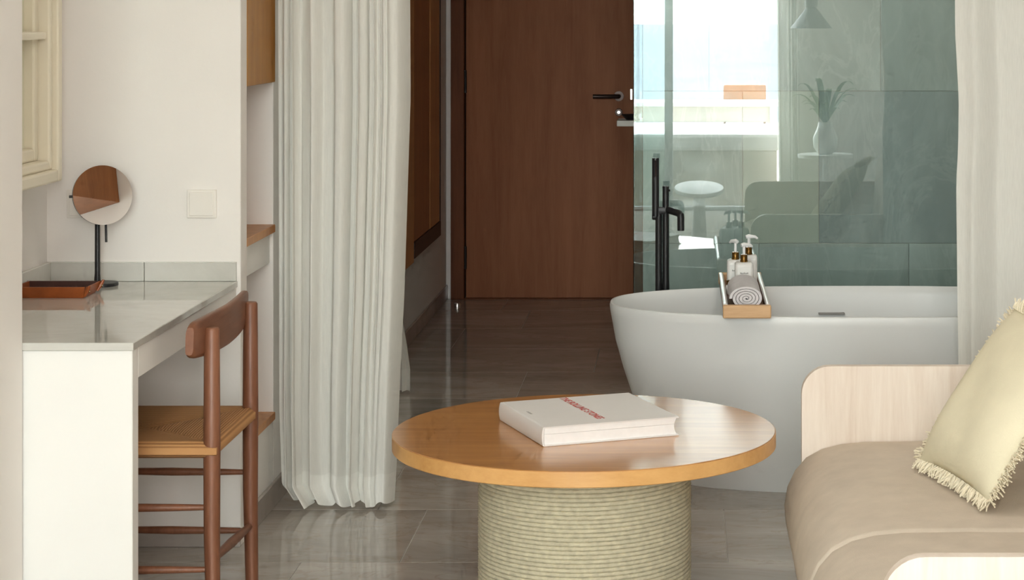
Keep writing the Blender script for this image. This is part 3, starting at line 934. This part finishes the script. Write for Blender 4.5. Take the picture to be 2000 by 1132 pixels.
for yy, yf_, zs in ((YN, YN - 0.012, (0.313, 0.163)), (YFAR, YFAR + 0.012, (0.300, 0.146))):
    for z in zs:
        rung((XB, yy, z), (XF, yf_, z), 0.0065, 0.0105)
rung((XB, YN, 0.185), (XB, YFAR, 0.160), 0.008, 0.0125)
rung((XF, YN, 0.25), (XF, YFAR, 0.25), 0.007, 0.011)
# seat rails under the cord
# backrest: bent board, concave toward the desk
nb, V, F = 60, [], []
for i in range(nb + 1):
    s = i / nb * 2 - 1
    yy = 5.165 + s * 0.303
    bend = -0.022 * s * s
    xc = XB - 0.012 + bend
    hgt = 0.102 - 0.018 * abs(s) ** 3
    zc = 0.722 + 0.004 * abs(s)
    th = 0.0125
    endf = 1 - 0.22 * max(0, (abs(s) - 0.90) / 0.10) ** 2
    prof_ = []
    for k_ in range(24):
        a = 2 * PI * k_ / 24
        cx_, sz_ = math.cos(a), math.sin(a)
        prof_.append((xc + th * math.copysign(abs(cx_) ** 0.5, cx_) * endf - 0.10 * 0.5 * (hgt / 2) * sz_ * -1, yy, zc + hgt / 2 * math.copysign(abs(sz_) ** 0.45, sz_) * endf))
    V += prof_
for i in range(nb):
    for k_ in range(24):
        F.append((i * 24 + k_, i * 24 + (k_ + 1) % 24, (i + 1) * 24 + (k_ + 1) % 24, (i + 1) * 24 + k_))
F.append(tuple(range(24))[::-1])
F.append(tuple(range(nb * 24, nb * 24 + 24)))
pyobj('backrest', V, F, 'chair_wood_y', ch, smooth=50)
# woven seat: four cord triangles dipping to the middle
ns = 28
bm = BM()
sx0, sx1, sy0, sy1 = XF - 0.012, XB + 0.016, YN - 0.022, YFAR + 0.022
grid = [[None] * (ns + 1) for _ in range(ns + 1)]
ZS = 0.474

def seat_h(a, b):
    e = max(abs(a), abs(b))
    d = abs(abs(a) - abs(b))
    hgt = ZS - 0.010 * (1 - e) - 0.004 * max(0, 1 - d / 0.12) * (1 - e) ** 0.3 if e < 1 else ZS
    if e > 0.93:
        hgt -= 0.014 * ((e - 0.93) / 0.07) ** 2
    return hgt

for i in range(ns + 1):
    for j in range(ns + 1):
        a, b = i / ns * 2 - 1, j / ns * 2 - 1
        a = math.copysign(abs(a) ** 0.8, a)
        b = math.copysign(abs(b) ** 0.8, b)
        grid[i][j] = bm.verts.new((sx0 + (a + 1) / 2 * (sx1 - sx0), sy0 + (b + 1) / 2 * (sy1 - sy0), seat_h(a, b)))
for i in range(ns):
    for j in range(ns):
        f = bm.faces.new((grid[i][j], grid[i + 1][j], grid[i + 1][j + 1], grid[i][j + 1]))
        a, b = (i + 0.5) / ns * 2 - 1, (j + 0.5) / ns * 2 - 1
        f.material_index = 0 if abs(a) > abs(b) else 1
border = [grid[i][0] for i in range(ns + 1)] + [grid[ns][j] for j in range(1, ns + 1)] + [grid[i][ns] for i in range(ns - 1, -1, -1)] + [grid[0][j] for j in range(ns - 1, 0, -1)]
low1 = [bm.verts.new((v.co.x, v.co.y, ZS - 0.030)) for v in border]
low2 = [bm.verts.new(((v.co.x - (sx0 + sx1) / 2) * 0.95 + (sx0 + sx1) / 2, (v.co.y - (sy0 + sy1) / 2) * 0.95 + (sy0 + sy1) / 2, ZS - 0.040)) for v in border]
nbd = len(border)
for a_, b_l in ((border, low1), (low1, low2)):
    for k_ in range(nbd):
        f = bm.faces.new((a_[k_], a_[(k_ + 1) % nbd], b_l[(k_ + 1) % nbd], b_l[k_]))
        f.material_index = 1 if k_ < ns or 2 * ns <= k_ < 3 * ns else 0
bm.faces.new(low2)
obj('seat', bm, ['cord_x', 'cord_y'], ch, smooth=50)

# ------------------------------------------------------------------ round coffee table
TX, TY, TZ, TR = -0.252, 5.20, 0.45, 0.485
ct = thing('coffee_table', 'round oak coffee table on a thick rope wrapped drum', 'table', (TX, TY, 0))
bm = lathe(BM(), (TX, TY, 0), [(TR - 0.002, TZ - 0.0385), (TR, TZ - 0.0365), (TR, TZ - 0.002)], 128)
# remove the top cap, the veneer closes it
obj('edge_band', bm, 'oak_edge', ct, smooth=12)
obj('tabletop', lathe(BM(), (TX, TY, 0), [(TR - 0.001, TZ - 0.003), (TR - 0.001, TZ - 0.001), (TR - 0.003, TZ)], 128), 'oak', ct, smooth=12)
obj('drum', lathe(BM(), (TX, TY, 0), [(0.2605, 0.0), (0.2605, TZ - 0.039)], 64), 'rope', ct, smooth=30)
pitch, rr, RB = 0.0106, 0.0056, 0.2645
turns = int((TZ - 0.0385) / pitch)
SEG, CS = 400, 9
n = turns * SEG + 1
th = np.arange(n) * (2 * PI / SEG)
zc = rr + pitch * th / (2 * PI)
zc = np.minimum(zc, TZ - 0.0385 - rr * 0.9)
tw = th * RB / 0.0255 * 2 * PI
k_ = np.arange(CS) * 2 * PI / CS
rad = rr * (0.97 + 0.11 * np.cos(3 * (k_[None, :] - tw[:, None] / 3.0 * 1.0)))
ca, sa = np.cos(k_)[None, :], np.sin(k_)[None, :]
R_ = RB + rad * ca
VX = TX + R_ * np.cos(th)[:, None]
VY = TY + R_ * np.sin(th)[:, None]
VZ = zc[:, None] + rad * sa
VV = np.stack([VX, VY, VZ], -1).reshape(-1, 3)
i0 = np.arange(n - 1)[:, None] * CS + np.arange(CS)[None, :]
i1 = np.arange(n - 1)[:, None] * CS + (np.arange(CS)[None, :] + 1) % CS
FF = np.stack([i0, i1, i1 + CS, i0 + CS], -1).reshape(-1, 4)
me = bpy.data.meshes.new('rope_coil')
me.vertices.add(len(VV))
me.vertices.foreach_set('co', VV.astype(np.float32).ravel())
me.loops.add(FF.size)
me.loops.foreach_set('vertex_index', FF.astype(np.int32).ravel())
me.polygons.add(len(FF))
me.polygons.foreach_set('loop_start', np.arange(0, FF.size, 4, dtype=np.int32))
me.update()
me.validate()
me.flip_normals()
finish('rope_coil', me, 'rope', ct, smooth=180)

# ------------------------------------------------------------------ book
bk = thing('book', 'large white hardback book with red title on the round table', 'book', (-0.26, 5.17, TZ))
A = Vector((-0.344, 4.985, TZ + 0.0005))
eu = Vector((0.331, 0.136, 0)); LU = 0.358; eu.normalize()         # along the tail edge, away from the spine
ev = Vector((-eu.y, eu.x, 0)); LV = 0.352                          # along the spine
T, C = 0.047, 0.0032

def book_poly(pts_uz, v0, v1):
    bm = BM()
    a = [bm.verts.new(A + eu * u_ + ev * v0 + Vector((0, 0, z_))) for u_, z_ in pts_uz]
    b = [bm.verts.new(A + eu * u_ + ev * v1 + Vector((0, 0, z_))) for u_, z_ in pts_uz]
    n = len(a)
    bm.faces.new(a)
    bm.faces.new(b[::-1])
    for q in range(n):
        bm.faces.new((a[q], a[(q + 1) % n], b[(q + 1) % n], b[q]))
    return bm

cv = obj('front_cover', book_poly([(0.006, T - C), (LU, T - C), (LU, T - 0.0006), (LU - 0.0006, T), (0.009, T), (0.006, T - 0.0012)], 0, LV), 'book', bk)
obj('back_cover', book_poly([(0.006, 0), (LU, 0), (LU, C), (0.006, C)], 0, LV), 'book', bk)
sp = [(0.006, 0.0), (0.0015, 0.0008), (0.0, 0.004), (-0.002, T * 0.3), (-0.0025, T * 0.5), (-0.002, T * 0.7), (0.0, T - 0.004), (0.0015, T - 0.0008), (0.006, T), (0.006, T - C), (0.003, T - C * 1.2), (0.003, C * 1.2), (0.006, C)]
obj('spine', book_poly(sp, 0, LV), 'book', bk, smooth=40)
ue = LU - 0.005
fore = [(ue - 0.010 * math.cos((q / 8 - 0.5) * PI), C + (T - 2 * C) * q / 8) for q in range(9)]
for nm, za, zb in (('page_block', C, T * 0.60), ('page_block', T * 0.60 + 0.0006, T - C)):
    fr = [(ue - 0.006 * math.sin(PI * (z_ - C) / (T - 2 * C)), z_) for z_ in np.linspace(za, zb, 6)]
    obj(nm, book_poly([(0.005, za)] + fr + [(0.005, zb)], 0.0045, LV - 0.0045), 'pages', bk)
# printed title, running parallel to the spine
def text_on_cover(body, size, u_, v_, mat, bold=0.0):
    cu = bpy.data.curves.new('title_text', 'FONT')
    cu.body = body
    cu.size = size
    cu.offset = bold
    cu.align_x = 'LEFT'
    to = bpy.data.objects.new('title_text_tmp', cu)
    COL.objects.link(to)
    bpy.context.view_layer.update()
    me = bpy.data.meshes.new_from_object(to)
    bpy.data.objects.remove(to)
    p = A + eu * u_ + ev * v_ + Vector((0, 0, T + 0.0004))
    mat4 = Matrix(((-ev.x, eu.x, 0, p.x), (-ev.y, eu.y, 0, p.y), (0, 0, 1, p.z), (0, 0, 0, 1)))
    me.transform(mat4)
    return finish('title_lettering', me, mat, cv)

tt = text_on_cover('THE ROLLING STONES', 0.0292, 0.160, 0.3465, 'red_ink', 0.0007)
wdt = max((Vector(v.co) - Vector(tt.data.vertices[0].co)).length for v in tt.data.vertices)
for q in range(6):                                                  # tiny grey imprint, too small to read
    u_, v_ = 0.024, 0.205 - q * 0.0062
    bm = BM()
    vs4 = [A + eu * (u_ + du) + ev * (v_ + dv) + Vector((0, 0, T + dz)) for dz in (0, 0.0003) for du, dv in ((0, 0), (0.006, 0), (0.006, -0.0042), (0, -0.0042))]
    vv = [bm.verts.new(p_) for p_ in vs4]
    for f_ in ((0, 1, 2, 3), (4, 5, 6, 7), (0, 1, 5, 4), (1, 2, 6, 5), (2, 3, 7, 6), (3, 0, 4, 7)):
        bm.faces.new([vv[i_] for i_ in f_])
    obj('imprint_mark', bm, 'grey_ink', cv)

# ------------------------------------------------------------------ sofa
sf = thing('sofa', 'taupe sofa with pale plywood side panels at the right', 'sofa', (0.75, 4.35, 0))

def arm(xl, xr, ya, yb, z0, z1, rad_):
    poly = [(xl, z0)]
    for q in range(9):
        a = PI - q / 8 * PI / 2
        poly.append((xl + rad_ + rad_ * math.cos(a), z1 - rad_ + rad_ * math.sin(a)))
    poly += [(xr - 0.02, z1), (xr, z1 - 0.02), (xr, z0)]
    bm = prism(BM(), poly, ya, yb)
    return bm

bm = arm(0.302, 1.18, 5.255, 5.283, 0.05, 0.60, 0.072)
obj('side_panel', bm, 'ash', sf)
bm = arm(0.330, 1.18, 3.405, 3.433, 0.05, 0.60, 0.072)
obj('side_panel', bm, 'ash', sf)

def cushion(name, prof, ya, yb, r_end, ctr, mat, crown=0.0):
    """closed (x, z) profile lofted along y with rounded ends"""
    ts = [0, 0.04, 0.12, 0.25, 0.42, 0.62, 0.82, 1.0]
    secs = []
    for t in ts:
        s = math.sqrt(max(0, 1 - (1 - t) ** 2))
        secs.append((ya + r_end * t, s))
    mid = [(ya + r_end + (yb - ya - 2 * r_end) * q / 8, 1.0) for q in range(1, 8)]
    secs = secs + mid + [(ya + yb - y_, s) for y_, s in reversed(secs)]
    V, F = [], []
    m = len(prof)
    for y_, s in secs:
        k = 1 - (r_end * 1.0 / 0.26) * (1 - s)
        tmid = (y_ - ya) / (yb - ya)
        cz = crown * (1 - (2 * tmid - 1) ** 2)
        for x_, z_ in prof:
            V.append((ctr[0] + (x_ - ctr[0]) * (1 - r_end / 0.5 * (1 - s)), y_, ctr[1] + (z_ - ctr[1]) * (1 - r_end / 0.16 * (1 - s)) + (cz if z_ > ctr[1] else 0)))
    for i in range(len(secs) - 1):
        for q in range(m):
            F.append((i * m + q, i * m + (q + 1) % m, (i + 1) * m + (q + 1) % m, (i + 1) * m + q))
    F.append(tuple(range(m))[::-1])
    F.append(tuple(range((len(secs) - 1) * m, len(secs) * m)))
    return pyobj(name, V, F, mat, sf, smooth=60)

seat_prof = [(1.0, 0.405), (0.80, 0.410), (0.60, 0.412), (0.46, 0.410), (0.40, 0.404), (0.352, 0.392), (0.312, 0.370), (0.284, 0.338), (0.264, 0.296), (0.256, 0.250),
             (0.260, 0.205), (0.276, 0.165), (0.302, 0.135), (0.34, 0.115), (0.45, 0.10), (1.0, 0.10)]
cushion('seat_cushion', seat_prof, 4.335, 5.253, 0.02, (0.68, 0.25), 'sofa', 0.004)
cushion('seat_cushion', seat_prof, 3.436, 4.333, 0.02, (0.68, 0.25), 'sofa', 0.004)
back_prof = [(1.01, 0.12), (1.17, 0.12), (1.175, 0.70), (1.165, 0.74), (1.13, 0.76), (1.08, 0.755), (1.045, 0.72), (1.02, 0.5)]
cushion('backrest', back_prof, 3.436, 5.253, 0.03, (1.09, 0.44), 'sofa')
obj('base_frame', bx(0.36, 1.17, 3.434, 5.254, 0.06, 0.098, 0.003), 'ash', sf)
for xx in (0.40, 1.10):
    for yy in (3.50, 5.17):
        obj('leg', tube(BM(), [(xx, yy, 0), (xx, yy, 0.06)], [0.014, 0.018], 14), 'ash', sf, smooth=40)
for yy in (3.405, 5.255):
    for xx in (0.42, 1.08):
        obj('foot', bx(xx - 0.03, xx + 0.03, yy, yy + 0.028, 0, 0.05, 0.002), 'ash', sf)

# ------------------------------------------------------------------ pillow
pl = thing('throw_pillow', 'cream throw pillow with yarn fringe leaning on the sofa', 'pillow', (0.70, 4.7, 0.415))
PA, PB, PC = Vector((0.562, 4.895, 0.440)), Vector((0.665, 4.475, 0.440)), Vector((0.800, 4.955, 0.790))
EU, EV = PB - PA, PC - PA
EN = EV.cross(EU).normalized()
if EN.x > 0:
    EN = -EN
n = 36
V, F = [], []
for side_ in (1, -1):
    for i in range(n + 1):
        for j in range(n + 1):
            a, b = i / n * 2 - 1, j / n * 2 - 1
            pin = 1 - 0.045 * (1 - b * b) ** 1.0
            pin2 = 1 - 0.045 * (1 - a * a) ** 1.0
            aa, bb = a * pin, b * pin2
            h_ = 0.058 * ((1 - a ** 4) * (1 - b ** 4)) ** 0.7
            h_ *= 1 + 0.05 * math.sin(5 * a + 3 * b) * (1 - a * a) * (1 - b * b)
            p = PA + EU * (aa + 1) / 2 + EV * (bb + 1) / 2 + EN * h_ * side_ * (1.0 if side_ > 0 else 0.85)
            V.append(p)
off = (n + 1) ** 2
for s_ in (0, 1):
    for i in range(n):
        for j in range(n):
            q = [s_ * off + i * (n + 1) + j, s_ * off + (i + 1) * (n + 1) + j, s_ * off + (i + 1) * (n + 1) + j + 1, s_ * off + i * (n + 1) + j + 1]
            F.append(q if s_ == 0 else q[::-1])
me = bpy.data.meshes.new('cover')
me.from_pydata([tuple(v) for v in V], [], F)
bm = BM()
bm.from_mesh(me)
bmesh.ops.remove_doubles(bm, verts=bm.verts, dist=0.0004)
obj('cover', bm, 'pillow', pl, smooth=70)
bm = BM()
nf = 520
for q in range(nf):
    t = q / nf * 4
    e, w = int(t), t - int(t)
    a, b = [(2 * w - 1, -1), (1, 2 * w - 1), (1 - 2 * w, 1), (-1, 1 - 2 * w)][e]
    pin = 1 - 0.045 * (1 - b * b)
    pin2 = 1 - 0.045 * (1 - a * a)
    p = PA + EU * (a * pin + 1) / 2 + EV * (b * pin2 + 1) / 2
    d = (EU.normalized() * (a if abs(a) >= 0.999 else 0.25 * a) + EV.normalized() * (b if abs(b) >= 0.999 else 0.25 * b)).normalized()
    for rep in range(2):
        l_ = random.uniform(0.018, 0.036)
        jit = Vector((random.uniform(-1, 1), random.uniform(-1, 1), random.uniform(-1, 1))) * 0.55
        d2 = (d + jit).normalized()
        d3 = (d + jit * -0.6 + EN * random.uniform(-0.5, 0.5)).normalized()
        q0 = p + EN * random.uniform(-0.006, 0.006)
        q1 = q0 + d2 * l_ * 0.5
        q2 = q1 + d3 * l_ * 0.5
        for qq in (q0, q1, q2):
            if qq.z < 0.4205:
                qq.z = 0.4205
        tube(bm, [q0, q1, q2], [0.0014, 0.0022, 0.0016], 5)
fr = obj('fringe', bm, 'fringe', pl, smooth=60)
fr['kind'] = 'stuff'

# ------------------------------------------------------------------ things behind the camera, seen only as reflections in the glass
struct('terrace_floor', bx(-4.0, 4.0, -6.0, WIN_Y - 0.12, -0.12, -0.02), 'terrace', 'pale stone terrace floor outside', 'terrace')
struct('terrace_parapet', bx(-4.0, 4.0, -6.1, -5.95, -0.02, 0.42), 'plaster', 'low white parapet at the end of the terrace', 'parapet')
se = BM()
box(se, -3000, 3000, -3600, -40, -14.2, -14.0)
struct('sea', se, 'sea', 'pale blue sea stretching to the horizon', 'sea')

tt_ = thing('terrace_table', 'long white terrace table reflected in the shower glass', 'table', (-0.1, -3.4, -0.02))
obj('top', bx(-1.15, 0.84, -3.72, -3.10, 0.715, 0.75, 0.004), 'white_paint', tt_)
obj('apron', bx(-1.05, 0.74, -3.17, -3.14, 0.58, 0.715), 'terrace', tt_)
for xx in (-1.08, 0.77):
    for yy in (-3.66, -3.16):
        obj('leg', bx(xx - 0.03, xx + 0.03, yy - 0.03, yy + 0.03, -0.02, 0.715, 0.003), 'white_paint', tt_)
tc_ = thing('terrace_chair', 'orange backed chair beyond the terrace table', 'chair', (0.545, -4.0, -0.02))
obj('backrest', bx(0.36, 0.745, -4.12, -4.095, 0.58, 0.868, 0.010), 'terracotta', tc_)
obj('seat', bx(0.36, 0.745, -4.1, -3.75, 0.42, 0.45, 0.008), 'terracotta', tc_)
for xx in (0.37, 0.735):
    obj('leg', tube(BM(), [(xx, -4.115, -0.02), (xx, -4.125, 0.85)], 0.012, 10), 'chair_wood', tc_)
    obj('leg', tube(BM(), [(xx, -3.78, -0.02), (xx, -3.78, 0.42)], 0.012, 10), 'chair_wood', tc_)
ts_ = thing('daybed', 'white terrace daybed reflected below the table', 'daybed', (0.0, -2.2, -0.02))
obj('mattress', bx(-0.85, 0.76, -2.98, -1.50, 0.44, 0.575, 0.03), 'white_paint', ts_)
obj('base', bx(-0.82, 0.73, -2.95, -1.53, -0.02, 0.44, 0.006), 'terrace', ts_)
ot = thing('oval_table', 'low white oval table reflected in the shower glass', 'table', (0.10, 0.9, 0))
bm = lathe(BM(), (0, 0, 0.33), [(0.255, 0), (0.265, 0.006), (0.265, 0.026), (0.26, 0.03)], 48)
bm.transform(Matrix.Translation((0.10, 0.92, 0)) @ Matrix.Diagonal((0.62, 2.0, 1, 1)))
obj('top', bm, 'white_paint', ot, smooth=30)
for yy in (0.62, 1.22):
    obj('leg', tube(BM(), [(0.10, yy, 0), (0.10, yy, 0.33)], [0.05, 0.035], 16), 'white_paint', ot, smooth=40)

pe = thing('pendant_lamp', 'grey cone pendant lamp reflected beside the terrace curtain', 'lamp', (0.93, -0.45, 1.40))
obj('shade', lathe(BM(), (0.93, -0.45, 1.405), [(0.155, 0), (0.03, 0.16), (0.028, 0.158), (0.15, -0.0)], 40), 'pendant', pe, smooth=30)
obj('cap', lathe(BM(), (0.93, -0.45, 1.56), [(0.045, 0), (0.05, 0.03), (0.045, 0.06)], 24), 'pendant', pe, smooth=40)
obj('cord', tube(BM(), [(0.93, -0.45, 1.62), (0.93, -0.45, CEIL)], 0.004, 8), 'black', pe)

pt = thing('potted_plant', 'leafy green plant in a white vase reflected in the glass', 'plant', (1.02, -0.25, 0.50))
obj('vase', lathe(BM(), (1.02, -0.25, 0.50), [(0.05, 0), (0.085, 0.05), (0.09, 0.12), (0.055, 0.20), (0.05, 0.23), (0.04, 0.23), (0.045, 0.19)], 32), 'ceramic', pt, smooth=40)
for q in range(15):
    a = q / 15 * 2 * PI + random.uniform(-0.2, 0.2)
    rise, reach = random.uniform(0.12, 0.34), random.uniform(0.14, 0.30)
    V, F = [], []
    for s_ in range(9):
        t = s_ / 8
        c = Vector((1.02 + math.cos(a) * reach * t, -0.25 + math.sin(a) * reach * t, 0.71 + rise * math.sin(t * 2.0)))
        wd = 0.024 * math.sin(PI * min(1, t * 0.92 + 0.06))
        sd = Vector((-math.sin(a), math.cos(a), 0)) * wd
        V += [c - sd, c + Vector((0, 0, -wd * 0.3)), c + sd]
    for s_ in range(8):
        for e_ in range(2):
            F.append((s_ * 3 + e_, s_ * 3 + e_ + 1, s_ * 3 + e_ + 4, s_ * 3 + e_ + 3))
    pyobj('leaf', V, F, 'plant', pt, smooth=60, recalc=False)
cs = thing('side_table', 'small white side table carrying the reflected plant', 'table', (1.02, -0.25, 0))
obj('top', lathe(BM(), (1.02, -0.25, 0.475), [(0.2, 0), (0.2, 0.024)], 40), 'white_paint', cs, smooth=30)
obj('stem', tube(BM(), [(1.02, -0.25, 0.02), (1.02, -0.25, 0.475)], 0.02, 14), 'white_paint', cs, smooth=40)
obj('foot', lathe(BM(), (1.02, -0.25, 0), [(0.14, 0), (0.14, 0.018)], 40), 'white_paint', cs, smooth=30)

# wooden wall cabinet on the sofa side; the desk mirror looks at it
MC = dict(x0=1.164, x1=XR - 0.004, y0=0.127, y1=2.848, z0=2.038, z1=2.6)
wc = thing('wall_cupboard', 'brown wooden wall cupboard hung high up reflected in the round mirror', 'cupboard', (1.45, 1.5, MC['z0']))
obj('body', bx(MC['x0'] + 0.02, MC['x1'], MC['y0'], MC['y1'], MC['z0'], MC['z1']), 'hall_wood', wc)
ym = (MC['y0'] + MC['y1']) / 2
obj('door', bx(MC['x0'], MC['x0'] + 0.02, MC['y0'], ym - 0.002, MC['z0'], MC['z1'], 0.002, 1), 'hall_wood', wc)
obj('door', bx(MC['x0'], MC['x0'] + 0.02, ym + 0.002, MC['y1'], MC['z0'], MC['z1'], 0.002, 1), 'hall_wood', wc)
